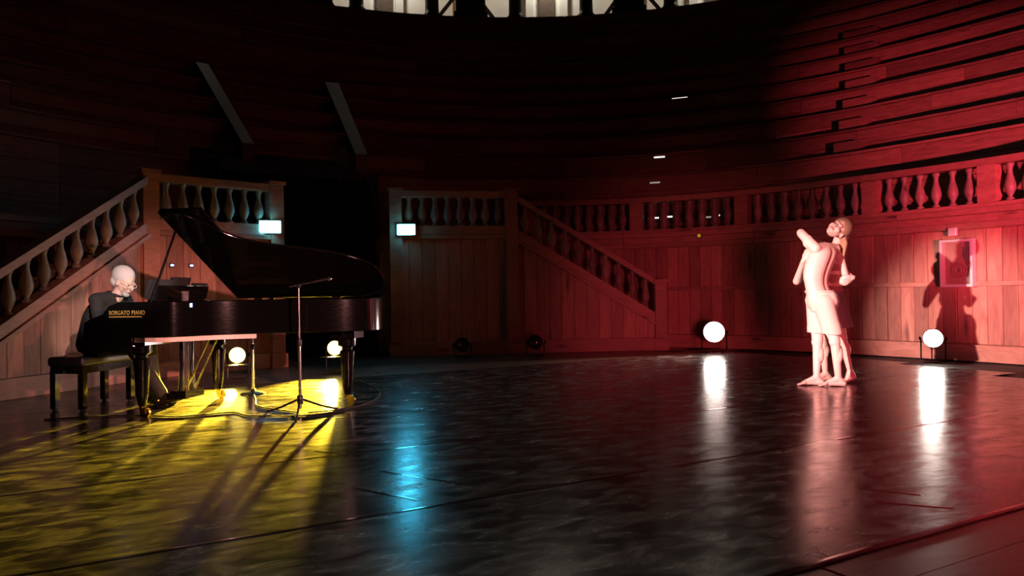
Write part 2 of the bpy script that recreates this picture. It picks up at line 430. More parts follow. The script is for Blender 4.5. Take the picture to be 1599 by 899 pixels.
# ------------------------------------------------------------------ staircases with sloping balustrades
def staircase(name, label, pts, zb, zt, outward, flip):
    """pts: bottom newel, landing newel, entrance end (on the front line); zb / zt rail height there"""
    root = thing(name, label, 'staircase', (pts[1][0], pts[1][1], 0))
    base = Vector((pts[1][0], pts[1][1], 0))
    a, b, c = [Vector((p[0], p[1], 0)) - base for p in pts]
    def ins(p, q, d): t = (q-p).normalized(); n = Vector((t.y, -t.x, 0)); n = n if n.dot(outward) > 0 else -n; return n*d, t
    def slope_beam(nm, p, q, z0, z1, th, d0, d1, mat):
        n, t = ins(p, q, 1); vs = []
        for pt, z in ((p, z0), (q, z1)):
            for d in (d0, d1):
                for dz in (-th, 0): vs.append(pt + n*d + Vector((0, 0, z+dz)))
        MB().add(vs, [(0,2,3,1),(4,5,7,6),(0,1,5,4),(2,6,7,3),(1,3,7,5),(0,4,6,2)]).build(nm, mat, root)
    for (p, q, z0, z1) in ((a, b, zb, zt), (b, c, zt, zt)):
        n, t = ins(p, q, 1); L = (q-p).length
        slope_beam('handrail', p, q, z0, z1, .10, -.07, .13, 'pine_h')
        slope_beam('string', p, q, z0-.585, z1-.585, .15, -.06, .12, 'pine_h')
        slope_beam('string_moulding', p, q, z0-.74, z1-.74, .06, -.085, .10, 'pine_h')
        cnt = max(3, round((L-.24)/.225))
        for k in range(cnt):
            f = (.12 + (L-.24)*(k+.5)/cnt)/L; pt = p + (q-p)*f + n*.03; zz = z0 + (z1-z0)*f - .588
            balus(root, (pt.x, pt.y, zz))
        # vertical boards of the side
        nbd = int(L/.2)
        for k in range(nbd):
            f0 = k/nbd; f1 = (k+1)/nbd; e = .003/L
            j = random.uniform(-.004, .004)
            vs = []
            for f in (f0+e, f1-e):
                pt = p + (q-p)*f; z = z0 + (z1-z0)*f - .79
                if z < .25: z = .25
                for d in (0+j, .05):
                    vs += [pt + n*d + Vector((0, 0, .2)), pt + n*d + Vector((0, 0, z))]
            MB().add(vs, [(0,4,5,1),(2,3,7,6),(0,1,3,2),(4,6,7,5),(1,5,7,3),(0,2,6,4)]).build('side_board', 'pine', root)
        vs = []
        for pt in (p, q):
            for d in (-.10, .04): vs += [pt+n*d, pt+n*d+Vector((0,0,.215))]
        MB().add(vs, [(0,4,5,1),(2,3,7,6),(0,1,3,2),(4,6,7,5),(1,5,7,3),(0,2,6,4)]).build('plinth', 'pine_h', root)
    # end wall beside the entrance
    n, t = ins(b, c, 1)
    MB().add([c+n*.0, c+n*1.05, c+n*1.05+Vector((0,0,zt-.70)), c+n*.0+Vector((0,0,zt-.70)),
              c+n*.0-t*.05, c+n*1.05-t*.05, c+n*1.05-t*.05+Vector((0,0,zt-.70)), c+n*.0-t*.05+Vector((0,0,zt-.70))],
             [(0,1,2,3),(7,6,5,4),(0,4,5,1),(1,5,6,2),(2,6,7,3),(3,7,4,0)]).build('end_panel', 'pine_h', root)
    for pt, zz in ((a, zb), (b, zt), (c, zt)):
        tv = (b-a if pt is a else c-b)
        rz = math.atan2(tv.y, tv.x)
        q = pt + (Vector((0,0,0)))
        o = MB().box((0, 0, (zz+.0)/2), (.20, .20, zz+.0)).box((0, 0, zz+.02), (.25, .25, .05)).box((0, 0, .10), (.25, .25, .2)).build('newel_post', 'pine_h', root, loc=(q.x, q.y, 0), rz=rz)
    # treads behind the balustrade
    n, t = ins(a, b, 1); L = (b-a).length; ns = 11; top = zt-.68
    for k in range(ns):
        z = top*(k+1)/(ns+1); f = (k+.5)/ns
        ctr = a + (b-a)*f + n*.56
        MB().box((0,0,0), (L/ns+.03, .98, .045)).build('tread', 'tier', root, loc=(ctr.x, ctr.y, z-.02), rz=math.atan2(t.y, t.x))
        r = ctr - t*(L/ns/2)
        MB().box((0,0,0), (.02, .98, top/(ns+1)-.05)).build('riser', 'tier', root, loc=(r.x, r.y, z-.045-top/(ns+1)/2+.02), rz=math.atan2(t.y, t.x))
    n, t = ins(b, c, 1); ctr = (b+c)/2 + n*.55
    MB().box((0,0,0), ((c-b).length, 1.0, .06)).build('landing', 'tier', root, loc=(ctr.x, ctr.y, top-.03), rz=math.atan2(t.y, t.x))
    return root
staircase('staircase', 'wooden staircase with sloping balustrade climbing behind the pianist', [(-5.43, 7.68), (-4.70, 9.97), (-3.45, 11.20)], 1.18, 2.65, Vector((-.7, .7, 0)), 1)
staircase('staircase', 'dim wooden staircase with balustrade right of the dark entrance', [(2.57, 13.40), (0.0, 13.20), (-1.93, 12.84)], 1.18, 2.76, Vector((0, 1, 0)), -1)

# ------------------------------------------------------------------ loggia above the tiers
ZL = Z0 + RISE*(NT-1); OL = OFF0 + RUN*NT
lg = curved(6, 24.5, OL, OL+2.6, ZL-.02, ZL+.10, .5).build('wall_loggia', 'darkcol'); tag(lg, kind='structure')
curved(6, 24.5, OFF0+RUN*(NT-1)+.1, OL+.0, ZL-.01, ZL+.02, .5).build('parapet_step', 'darkcol', lg)
curved(6, 24.5, OL+2.6, OL+2.75, ZL+.1, ZL+5.5, .5).build('back_wall', 'plaster', lg)
CPROF = [(.30,0),(.30,.16),(.26,.18),(.28,.24),(.21,.30),(.20,.42),(.17,2.6),(.23,2.7),(.25,2.9)]
CME = MB().lathe(CPROF, 14).mesh('column', True); CME.materials.append(M['darkcol'])
for s in (18.22, 17.30, 16.26, 15.34, 14.28, 13.42, 12.42, 11.60):
    p, n = at(s, OL+.42); link('column', CME, lg, (p.x, p.y, ZL+.10), math.atan2(n.y, n.x))
for s in (16.82, 14.86, 12.90, 11.05, 18.75):
    p, n = at(s, OL+.45); rz = math.atan2(n.y, n.x) - PI/2
    MB().box((0,0,1.45), (.86,.5,2.9)).box((0,0,.09), (1.12,.62,.18)).box((0,0,.26), (.98,.56,.16)).build('pier', 'darkcol', lg, loc=(p.x,p.y,ZL+.10), rz=rz)
    q, n = at(s, OL+1.9)
    MB().box((0,0,1.6), (.9,.35,3.2)).build('inner_pier', 'brick', lg, loc=(q.x,q.y,ZL+.10), rz=rz)
    for d, ln in ((.5, 1), (-.5, -1)):
        r, n = at(s + d*.42, OL+1.45)
        MB().box((0,0,0), (.10,.10,1), mat=Matrix.Translation((r.x,r.y,ZL+1.1)) @ Matrix.Rotation(rz,4,'Z') @ Matrix.Rotation(R(38)*ln,4,'Y') @ Matrix.Diagonal((1,1,2.4,1))).build('brace', 'beam', lg)
for s in (15.80, 13.86, 12.02, 17.75):
    for d in (-.17, .02, .2):
        r, n = at(s+d, OL+2.45); rz = math.atan2(n.y, n.x) - PI/2
        MB().box((0,0,1.6), (.24 if d != .02 else .5,.12,3.2)).build('wall_pilaster', 'beam' if d == .02 else 'plaster', lg, loc=(r.x,r.y,ZL+.10), rz=rz)
    r, n = at(s, OL+1.7)
    l = bpy.data.lights.new('loggia_lamp', 'POINT'); l.energy = 130; l.color = (1.0, .90, .74); l.shadow_soft_size = .15
    o = bpy.data.objects.new('loggia_lamp', l); COL.objects.link(o); o.location = (r.x, r.y, ZL+2.6)
curved(6, 24.5, OL+.1, OL+.8, ZL+3.0, ZL+3.5, .5).build('lintel', 'darkcol', lg)

# ------------------------------------------------------------------ grand piano (local x to the tail, y to the far side)
PO = (-3.09, 7.24, 0); PR = R(-10)
def catmull(pts, n=8):
    out = []; P_ = [Vector((*p, 0)) for p in pts]
    for i in range(len(P_)-1):
        p0 = P_[max(i-1,0)]; p1 = P_[i]; p2 = P_[i+1]; p3 = P_[min(i+2, len(P_)-1)]
        for k in range(n):
            t = k/n
            q = .5*((2*p1) + (p2-p0)*t + (2*p0-5*p1+4*p2-p3)*t*t + (3*p1-p0-3*p2+p3)*t**3)
            out.append((q.x, q.y))
    out.append(tuple(pts[-1])); return out
BENT = catmull([(.22,-.75),(.34,-.70),(.45,-.57),(.56,-.42),(.72,-.29),(.95,-.20),(1.2,-.14),(1.42,-.07),(1.62,.03),(1.76,.17),(1.80,.34),(1.77,.52),(1.68,.66),(1.52,.735),(1.40,.75)], 5)
OUT = [(-.02,-.75)] + BENT + [(-.02,.75)]              # ccw outline of the case behind the keyboard
def inset(poly, d):
    n = len(poly); out = []
    for i in range(n):
        a = Vector(poly[i-1]); b = Vector(poly[i]); c = Vector(poly[(i+1) % n])
        e1 = (b-a).normalized(); e2 = (c-b).normalized()
        n1 = Vector((-e1.y, e1.x)); n2 = Vector((-e2.y, e2.x)); m = (n1+n2).normalized()
        out.append(tuple(b + m*d/max(.5, m.dot(n1))))
    return out
pn = thing('grand_piano', 'black lacquered grand piano with raised lid on the yellow-lit floor', 'piano', PO, PR)
RT, RB = 1.0, .70
inn = inset(OUT, .055)
n = len(OUT); mb = MB(); vs = []; fs = []
for (x, y) in OUT: vs += [(x, y, RB), (x, y, RB+.015), (x, y, RT-.012), (x, y, RT)]
k4 = 4
vsi = []
for (x, y) in inn: vsi += [(x, y, RB), (x, y, RT)]
for i in range(n):
    j = (i+1) % n
    for q in range(3): fs.append((4*i+q, 4*j+q, 4*j+q+1, 4*i+q+1))
    o = 4*n
    fs.append((4*i+3, 4*j+3, o+2*j+1, o+2*i+1)); fs.append((o+2*i+1, o+2*j+1, o+2*j, o+2*i)); fs.append((4*i, o+2*i, o+2*j, 4*j))
rim = mb.add(vs+vsi, fs).build('rim', 'casework', pn, smooth=True); bevel(rim, .006)
MB().prism(inset(OUT, .054), .76, .80).build('soundboard', 'palewood_litedge', pn)
pl = MB().prism(inset(OUT, .09), .86, .875).build('iron_plate', 'iron', pn)
for yy, x1 in ((-.45,.42), (-.15,.85), (.15,1.5), (.42,1.6)):
    MB().box(((x1+.25)/2, yy, .89), (x1-.25, .03, .03)).build('plate_bar', 'iron', pl)
# keyboard end: keybed, cheeks, key slip, fallboard, keys
bevel(MB().box((-.235,0,.66), (.47,1.5,.085)).build('keybed', 'lacquer', pn), .008)
for sy in (-1, 1):
    prof = [(-.47,.703),(.0,.703),(.0,1.0),(-.12,1.0),(-.22,.97),(-.28,.90),(-.40,.86),(-.46,.83)]
    c = MB().prism(prof, 0, .075, Matrix.Translation((0, (.75 if sy > 0 else -.675), 0)) @ Matrix.Rotation(PI/2, 4, 'X')).build('cheek', 'lacquer', pn); bevel(c, .008)
MB().box((-.455,0,.735), (.03,1.35,.06)).build('key_slip', 'lacquer', pn)
bevel(MB().box((-.20,0,.87), (.03,1.35,.22)).build('fallboard', 'lacquer', pn), .005)
MB().box((-.08,0,.99), (.22,1.35,.02)).build('desk_shelf', 'lacquer', pn)
kb = MB()
for k in range(52): kb.box((-.36, -.615+k*.0236+.012, .755), (.15, .0222, .02))
ko = kb.build('keyboard', 'ivory', pn); tag(ko, kind='stuff')
kb = MB(); k2 = 0
for k in range(51):
    if (k % 7) in (0, 2, 3, 5, 6): kb.box((-.325, -.615+(k+1)*.0236, .772), (.09, .012, .02))
o = kb.build('black_keys', 'lacquer', ko); tag(o, kind='stuff')
# pale strip standing in for light caught along the rim's lower edge
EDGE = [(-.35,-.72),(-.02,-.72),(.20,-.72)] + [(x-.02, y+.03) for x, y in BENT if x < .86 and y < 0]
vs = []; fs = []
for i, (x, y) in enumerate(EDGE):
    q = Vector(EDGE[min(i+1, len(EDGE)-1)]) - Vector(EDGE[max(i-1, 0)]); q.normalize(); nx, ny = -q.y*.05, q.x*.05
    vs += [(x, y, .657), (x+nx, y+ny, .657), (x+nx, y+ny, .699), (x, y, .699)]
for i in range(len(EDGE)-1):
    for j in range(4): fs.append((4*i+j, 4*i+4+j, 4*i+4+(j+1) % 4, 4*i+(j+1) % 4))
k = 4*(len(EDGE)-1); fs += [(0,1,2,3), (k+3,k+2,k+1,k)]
o = MB().add(vs, fs).build('painted_lit_edge', 'palewood_litedge', pn); tag(o, 'pale strip standing in for the lit lower edge of the piano rim')
for yy, x1 in ((.0, 1.35), (.35, 1.55)): MB().box(((x1+.05)/2,yy,.73), (x1-.05,.10,.05)).build('back_post', 'palewood_litedge', pn)
# legs
LEG = [(.030,.10),(.036,.13),(.050,.20),(.062,.40),(.072,.50),(.050,.52),(.050,.54),(.085,.56),(.085,.66)]
for (x, y) in ((-.02,-.60),(-.02,.60),(1.50,.28)):
    lgm = MB().lathe(LEG, 20).box((0,0,.665), (.24,.24,.07)).build('leg', 'casework', pn, smooth=True, loc=(x,y,0))
    cs = MB().lathe([(.045,-.014),(.045,.014)], 16, Matrix.Translation((.03,0,.046)) @ Matrix.Rotation(PI/2,4,'X')).lathe([(.02,.05),(.028,.10)], 12).box((.02,.022,.06), (.05,.006,.05)).box((.02,-.022,.06), (.05,.006,.05)).build('caster', 'brass', lgm, smooth=True)
# lyre and pedals
ly = MB().box((.02,0,.635), (.14,.36,.03)).box((.02,0,.135), (.16,.30,.07))
ly.tube([(.02,-.08,.62),(.02,-.075,.40),(.02,-.10,.17)], [.022,.018,.022], 10).tube([(.02,.08,.62),(.02,.075,.40),(.02,.10,.17)], [.022,.018,.022], 10)
lyre = ly.build('lyre', 'lacquer', pn, smooth=True)
for yy in (-.03, 0, .03): MB().tube([(.02,yy,.64),(.02,yy,.15)], .006, 8).build('pedal_rod', 'chrome', lyre, smooth=True)
for yy in (-.07, 0, .07):
    MB().box((-.13,yy,.075), (.20,.032,.014)).lathe([(.024,-.008),(.026,0),(.024,.008)], 14, Matrix.Translation((-.235,yy,.072))).build('pedal', 'brass', lyre, smooth=True)
MB().tube([(.06,.07,.18),(.32,.07,.70)], .010, 8).tube([(.06,-.07,.18),(.32,-.07,.70)], .010, 8).build('lyre_brace', 'chrome', lyre, smooth=True)
# lid, hinged along the far side
LX = .12; PHI = R(30)
lo = [(LX,-.765)] + [(x+.012, y-.012 if y < .3 else y) for x, y in BENT] + [(LX,.75)]
piv = Matrix.Translation((0,.75,1.012)) @ Matrix.Rotation(-PHI, 4, 'X') @ Matrix.Translation((0,-.75,0))
lid = MB().prism(lo, 0, .022, piv).build('lid', 'lacquer', pn); bevel(lid, .004)
fp = MB().prism([(LX+.005,-.765),(LX+.41,-.765),(LX+.41,.74),(LX+.005,.74)], .026, .046, piv).build('front_flap', 'lacquer', lid); bevel(fp, .004)
MB().tube([piv @ Vector((LX-.0,-.72,.024)), piv @ Vector((LX-.0,.70,.024))], .007, 8).build('piano_hinge', 'brass', lid)
for x in (.35, 1.2): MB().box((x,.755,1.0), (.09,.014,.05)).build('hinge', 'brass', lid)
pb = piv @ Vector((.24,-.62,-.002))
MB().tube([(.14,-.70,.98),(pb.x,pb.y,pb.z)], [.012,.010], 10).build('prop_stick', 'lacquer', pn, smooth=True)
# music desk with ragged sheets
md = MB().box((0,0,0), (.022,.78,.14), mat=Matrix.Translation((.055,-.10,1.075)) @ Matrix.Rotation(R(14),4,'Y')).box((.02,-.10,1.01), (.10,.80,.02)).build('music_desk', 'lacquer', pn); bevel(md, .006)
# lettering on the side: gold plate line and letters
def text(body, size, mat, parent, mw, name, ext=.0012):
    cu = bpy.data.curves.new(name, 'FONT'); cu.body = body; cu.size = size; cu.extrude = ext; cu.align_x = 'LEFT'
    cu.space_character = 1.12
    t = bpy.data.objects.new(name, cu); COL.objects.link(t)
    me = bpy.data.meshes.new_from_object(t.evaluated_get(bpy.context.evaluated_depsgraph_get()))
    bpy.data.objects.remove(t); me.materials.clear(); me.materials.append(M[mat])
    return link(name, me, parent, mw=mw)
te = text('BORGATO PIANO', .052, 'gilt', pn, Matrix.Translation((-.215,-.7518,.893)) @ Matrix.Rotation(PI/2,4,'X') @ Matrix.Diagonal((.74,1,1,1)), 'lettering')
o = MB().box((-.06,-.7512,.876), (.31,.003,.010)).build('underline', 'gilt', pn)

# things standing on the piano
W = Matrix.Translation(PO) @ Matrix.Rotation(PR, 4, 'Z')
def pw(x, y, z): return W @ Vector((x, y, z))
bk = [('thick open score leaning on the music desk at its left end', -.30, .30, .26, -6), ('score with ragged pages at the middle of the music desk', .0, .27, .30, 3), ('thin score at the far end of the music desk', .32, .26, .22, 8)]
for lb, yy, wd, h, tl in [(a_, b_-.12, c_, d_*.66, e_) for a_, b_, c_, d_, e_ in bk]:
    p = pw(.015, yy, 1.022)
    t = thing('music_score', lb, 'sheet music', p, PR + R(tl), 'scores on the music desk')
    rm = Matrix.Rotation(R(14), 4, 'Y')
    MB().box((0,0,0), (.018,wd,h), mat=rm @ Matrix.Translation((0,0,h/2+.004))).build('cover', 'suit', t)
    for q in range(3):
        MB().box((0,0,0), (.003,wd*.9,h*.92), mat=rm @ Matrix.Rotation(R(-3-3*q),4,'Y') @ Matrix.Translation((-.014-.004*q,(q-1)*.012,h/2+.006))).build('page', 'shirt', t)
p = pw(.40, -.60, 1.0)
t = thing('water_glass', 'small clear glass standing on the piano edge', 'glass', p)
MB().lathe([(.026,0),(.028,.003),(.033,.085),(.031,.085),(.026,.008)], 18).build('tumbler', 'glass', t, smooth=True)
MB().lathe([(.024,.008),(.0285,.05)], 18).build('water', 'water', t, smooth=True)
p = pw(.452, -.585, .965)
t = thing('glowing_spot', 'tiny blue-white glowing spot on the piano side', 'light', p, PR)
MB().box((0,0,0), (.03,.012,.05)).build('clip', 'blackmetal', t); MB().box((0,-.008,.0), (.020,.006,.034)).build('lens', 'blue_led', t)  # small black box with a glowing blue-white face

# ------------------------------------------------------------------ bench
bp = pw(-.98, .02, 0)
t = thing('piano_bench', 'black padded leather bench beneath the pianist', 'bench', bp, PR)
b = MB().box((0,0,.455), (.38,.76,.09)).build('cushion', 'leather', t); bevel(b, .03, 3)
for yy in (-.25, -.08, .09, .26):
    for xx in (-.1, .1): MB().ellip((xx,yy,.502), (.012,.012,.006), sub=1).build('button', 'leather', b)
b = MB().box((0,0,.38), (.34,.72,.07)).build('apron', 'lacquer', t); bevel(b, .005)
for xx in (-.145, .145):
    for yy in (-.33, .33):
        MB().prism([(-.028,-.028),(.028,-.028),(.028,.028),(-.028,.028)], .02, .37).build('leg', 'lacquer', t, loc=(xx,yy,0)); MB().lathe([(.02,0),(.024,.02)], 10).build('foot', 'rubber', t, loc=(xx,yy,0))
for sy in (-1, 1): MB().lathe([(.028,-.02),(.03,.02)], 14, Matrix.Translation((0,sy*.40,.38)) @ Matrix.Rotation(PI/2,4,'X')).build('height_knob', 'lacquer', t)

# ------------------------------------------------------------------ microphone stands
def mic_stand(loc, label, h, rz, boom, tripod=True):
    t = thing('microphone_stand', label, 'mic stand', loc, rz)
    if tripod:
        for a in (20, 140, 260):
            d = Vector((math.cos(R(a)), math.sin(R(a)), 0))
            lg_ = MB().tube([d*.02+Vector((0,0,.13)), d*.20+Vector((0,0,.055)), d*.34+Vector((0,0,.014))], [.010,.009,.010], 8).build('leg', 'blackmetal', t, smooth=True)
            MB().ellip(d*.345+Vector((0,0,.014)), (.016,.016,.014), sub=1).build('foot', 'rubber', lg_)
        MB().lathe([(.022,.09),(.026,.10),(.026,.16),(.018,.17)], 14).build('collar', 'blackmetal', t, smooth=True)
    else:
        MB().lathe([(.13,0),(.13,.012),(.11,.022),(.03,.035),(.02,.06)], 28).build('base', 'blackmetal', t, smooth=True)
    MB().lathe([(.0125,.05),(.0125,h*.55)], 12).build('lower_tube', 'chrome', t, smooth=True)
    MB().lathe([(.019,h*.53),(.021,h*.54),(.021,h*.58),(.016,h*.59)], 12).build('clutch', 'blackmetal', t, smooth=True)
    MB().lathe([(.009,h*.58),(.009,h)], 12).build('upper_tube', 'chrome', t, smooth=True)
    a, b = Vector(boom[0]), Vector(boom[1])
    MB().tube([a+Vector((0,0,h)), b+Vector((0,0,h))], .008, 10).build('boom', 'chrome', t, smooth=True)
    MB().ellip((0,0,h), (.022,.022,.022), sub=2).build('swivel', 'blackmetal', t)
    d = (b-a).normalized(); e = b+Vector((0,0,h))
    m = MB().tube([e, e+d*.05, e+d*.15], [.010,.012,.012], 12).build('microphone', 'blackmetal', t, smooth=True)
    MB().ellip(e+d*.165, (.020,.020,.022), sub=2).build('grille', 'chrome', m)
    return t
mic_stand((-2.75, 8.12, 0), 'chrome microphone stand on round base behind the piano, seen beneath it', .90, R(25), ((-.05,.0,-.0),(.10,.05,.06)), False)
mic_stand((-1.86, 6.70, 0), 'tall tripod microphone stand nearest the piano tail', 1.12, R(20), ((-.08,-.02,-.01),(.12,.05,.03)), True)

# cables on the floor
def cable(pts, label, r=.007, mat='rubber'):
    p = catmull(pts, 10)
    o = MB().tube([(x, y, r+.004) for x, y in p], r, 6).build('floor_cable', mat, None, smooth=True)
    tag(o, label, 'cable', 'cables round the piano')
cable([(-4.0,6.55),(-3.4,6.72),(-2.9,6.62),(-2.5,6.80),(-2.25,6.60),(-1.7,6.62),(-1.3,7.25)], 'black cable running along the floor in front of the piano')
cable([(-1.90,6.75),(-2.15,6.95),(-2.4,7.2),(-2.55,7.6),(-2.70,8.0)], 'black cable looping between the two microphone stands')
cable([(-1.80,6.72),(-1.5,6.95),(-1.35,7.5),(-1.5,8.4),(-2.2,9.9)], 'black cable trailing back from the tall microphone stand')

# ------------------------------------------------------------------ stage lamps on the floor
def par_lamp(loc, aim, label, lens, rad=.11, group='floor lamps', door=False):
    loc = Vector(loc); d = Vector(aim) - loc; yaw = math.atan2(d.y, d.x); pit = math.atan2(d.z, math.hypot(d.x, d.y))
    t = thing('stage_lamp', label, 'stage lamp', (loc.x, loc.y, 0), yaw, group)
    m = Matrix.Translation((0,0,loc.z)) @ Matrix.Rotation(-pit, 4, 'Y') @ Matrix.Rotation(PI/2, 4, 'Y')
    MB().lathe([(.03,-.24),(rad*.75,-.22),(rad*.95,-.10),(rad*1.05,-.02),(rad*1.05,.05),(rad*.98,.05),(rad*.98,-.01),(rad*.9,-.02)], 24, m).build('can', 'blackmetal', t, smooth=True)
    MB().lathe([(rad*.97,.0),(rad*.9,.018),(rad*.6,.032),(rad*.02,.04)], 24, m).build('lens', lens, t, smooth=True)
    y = rad*1.05+.018
    MB().tube([(-.02,-y,loc.z),(-.02,-y,.03),(-.02,-y*.6,.012),(-.02,y*.6,.012),(-.02,y,.03),(-.02,y,loc.z)], .010, 8).build('yoke', 'blackmetal', t, smooth=True)
    for sy in (-1, 1): MB().lathe([(.022,-.012),(.022,.012)], 10, Matrix.Translation((-.02,sy*(y+.012),loc.z)) @ Matrix.Rotation(PI/2,4,'X')).build('knob', 'blackmetal', t)
    MB().box((-.02,0,.006), (.14,.22,.012)).build('base_plate', 'blackmetal', t)
    if door: MB().box((.15,0,loc.z-rad-.007), (.20,.34,.004)).build('barn_door', 'blackmetal', t)
    return t
par_lamp((-3.42, 9.55, .31), (-2.0, 3.0, .25), 'glowing yellow stage lamp behind the piano, left of the two', 'yellow_lens', .10, door=True)
par_lamp((-2.43, 10.5, .315), (-1.6, 3.0, .30), 'glowing yellow stage lamp behind the piano, by the tail leg', 'yellow_lens', .10, door=True)
par_lamp((3.30, 12.6, .34), (0.3, 0, 1.0), 'dazzling white stage lamp left of the dancers', 'white_lens', .17)
par_lamp((5.794, 10.6, .316), (0.3, 0, 1.0), 'white stage lamp under the wall cabinet right of the dancers', 'white_lens_b', .125)
par_lamp((-.814, 12.4, .206), (-1.2, 3, .5), 'unlit black stage lamp at the foot of the dim stairs, left of the two', 'deadlens', .115)
par_lamp((.364, 12.4, .23), (-.6, 3, .6), 'unlit black stage lamp at the foot of the dim stairs, right of the two', 'deadlens', .115)
def beam(name, loc, az, el, half, watts, col, blend=.1, size=.08):
    d = Vector((math.sin(R(az))*math.cos(R(el)), -math.cos(R(az))*math.cos(R(el)), math.sin(R(el))))
    return spot(name, loc, Vector(loc)+d, watts, col, half*2, blend, size)
beam('yellow_beam', (-3.405, 9.485, .24), 6, -9, 13, 36000, (1.0, .64, .035), 1.0, .02)
beam('yellow_beam', (-2.423, 10.435, .245), -1.0, -9, 15, 44000, (1.0, .64, .035), 1.0, .02)
spot('white_beam', (3.20, 12.36, .35), (-.5, 9.3, .0), 500, (1.0, .70, .62), 60, .6, .12)
spot('white_beam', (5.65, 10.42, .32), (4.2, 7.0, .0), 60, (1.0, .85, .75), 70, .6, .1)

# ------------------------------------------------------------------ exit signs, cabinet, little fittings
def exit_sign(loc, rz, label):
    t = thing('exit_sign', label, 'sign', loc, rz, 'lit signs by the entrance')
    b = MB().box((0,.03,0), (.31,.05,.19)).build('housing', 'steel', t); bevel(b, .008)
    f = MB().box((0,-.004,0), (.285,.02,.165)).build('lit_face', 'cyan_sign', t); bevel(f, .01)
    l = bpy.data.lights.new('sign_glow', 'AREA'); l.shape = 'RECTANGLE'; l.size = .28; l.size_y = .16; l.energy = 1.2; l.color = (.25, .85, 1.0)
    o = bpy.data.objects.new('sign_glow', l); COL.objects.link(o); o.parent = t; o.location = (0, -.03, 0); o.rotation_euler = (PI/2, 0, 0)
exit_sign((-3.46, 11.03, 2.03), R(18), 'glowing cyan-white sign on the left of the dark entrance')
exit_sign((-1.734, 12.69, 2.10), R(3), 'glowing cyan-white sign on the right of the dark entrance')
p, n = at(6.943, -.03); rz = math.atan2(n.y, n.x) - PI/2
t = thing('hose_cabinet', 'glazed wall cabinet with pale frame on the red boards', 'cabinet', (p.x, p.y, 1.03), rz)
b = MB().box((0,.02,.32), (.42,.04,.60)).build('back', 'cabinet', t)
for x in (-.205, .205): MB().box((x,-.03,.32), (.035,.10,.66)).build('frame_post', 'steel', t)
for z in (.0075, .6325): MB().box((0,-.03,z), (.375,.10,.035)).build('frame_rail', 'steel', t)
mb = MB()
for k in range(3): mb.tube([( .02+(.10-.03*k)*math.cos(a), -.02-.012*k, .22+(.10-.03*k)*math.sin(a)) for a in np.linspace(0, 2*PI, 25)], .014, 6)
mb.build('hose', 'redhose', t, smooth=True)
MB().lathe([(.035,-.05),(.045,0),(.035,.12)], 12, Matrix.Translation((.14,-.02,.42))).build('valve', 'blackmetal', t, smooth=True)
MB().tube([(-.02,-.03,.14),(.08,-.03,.20),(.16,-.03,.30)], .010, 8).build('nozzle', 'brass', t, smooth=True)
MB().box((0,-.07,.32), (.375,.006,.59)).build('pane', 'pane', t)
p, n = at(7.0, -.06)
t = thing('alarm_box', 'small pale square box on the wall above the glazed cabinet', 'box', (p.x, p.y, 1.79), rz)
b = MB().box((0,0,0), (.12,.06,.12)).build('case', 'steel', t); bevel(b, .01)
MB().box((0,-.033,0), (.09,.008,.09)).build('cover', 'steel', t)
p, n = at(11.168, -.09)
t = thing('indicator_lamp', 'tiny amber indicator on the dark wall under the balustrade', 'light', (p.x, p.y, 2.0), math.atan2(n.y, n.x)-PI/2)
MB().lathe([(.05,0),(.045,.02)], 16, Matrix.Rotation(PI/2,4,'X')).build('rim', 'blackmetal', t); MB().ellip((0,-.02,0), (.036,.02,.036)).build('lens', 'amber', t)
def led(s, off, z, wd, label, mat='led'):
    p, n = at(s, off-.012); rz_ = math.atan2(n.y, n.x)-PI/2
    t = thing('step_light', label, 'step light', (p.x, p.y, z), rz_, 'strip lights on the aisle steps')
    MB().box((0,.01,0), (wd+.03,.016,.05)).build('housing', 'blackmetal', t); MB().box((0,.0,0), (wd,.01,.028)).build('strip', mat, t)
led(12.42, OFF0+RUN*4-.0, 5.28, .36, 'left half of the topmost white light strip on the dark tiers', 'led_dim')
led(12.02, OFF0+RUN*4-.0, 5.30, .34, 'right half of the topmost white light strip on the dark tiers', 'led')
led(12.14, OFF0+RUN*1, 3.98-.3+.05, .22, 'small white light strip on the tier just above the balustrade rail', 'led')
led(12.14, OFF0, 3.24-.1, .20, 'faint white light strip directly over the balustrade rail', 'led_dim')
led(12.17, OFF0, 2.80, .17, 'upper left of four white strips shining between the balusters', 'led')
led(11.95, OFF0, 2.81, .17, 'upper second of four white strips shining between the balusters', 'led')
led(12.14, OFF0, 2.45, .13, 'lower left white strip shining between the balusters', 'led')
led(11.93, OFF0, 2.46, .18, 'brightest lower white strip shining between the balusters', 'led')
led(11.30, OFF0, 2.82, .16, 'upper right pair of strips between the balusters, left one', 'led_dim')
led(11.10, OFF0, 2.84, .13, 'upper right pair of strips between the balusters, right one', 'led')
led(11.28, OFF0, 2.41, .16, 'lower right pair of strips between the balusters, left one', 'led_dim')
led(11.12, OFF0, 2.43, .12, 'lower right pair of strips between the balusters, right one', 'led')
for (x, y, lb) in ((-4.47, 10.12, 'tiny blue-white light on the boards behind the piano, left one'), (-4.29, 10.30, 'tiny blue-white light on the boards behind the piano, right one')):
    t = thing('marker_light', lb, 'light', (x, y, 1.46), R(45), 'marker lights behind the piano')
    MB().box((0,.012,0), (.06,.02,.05)).build('case', 'blackmetal', t); MB().ellip((0,0,0), (.026,.012,.015)).build('lens', 'blue_led', t)

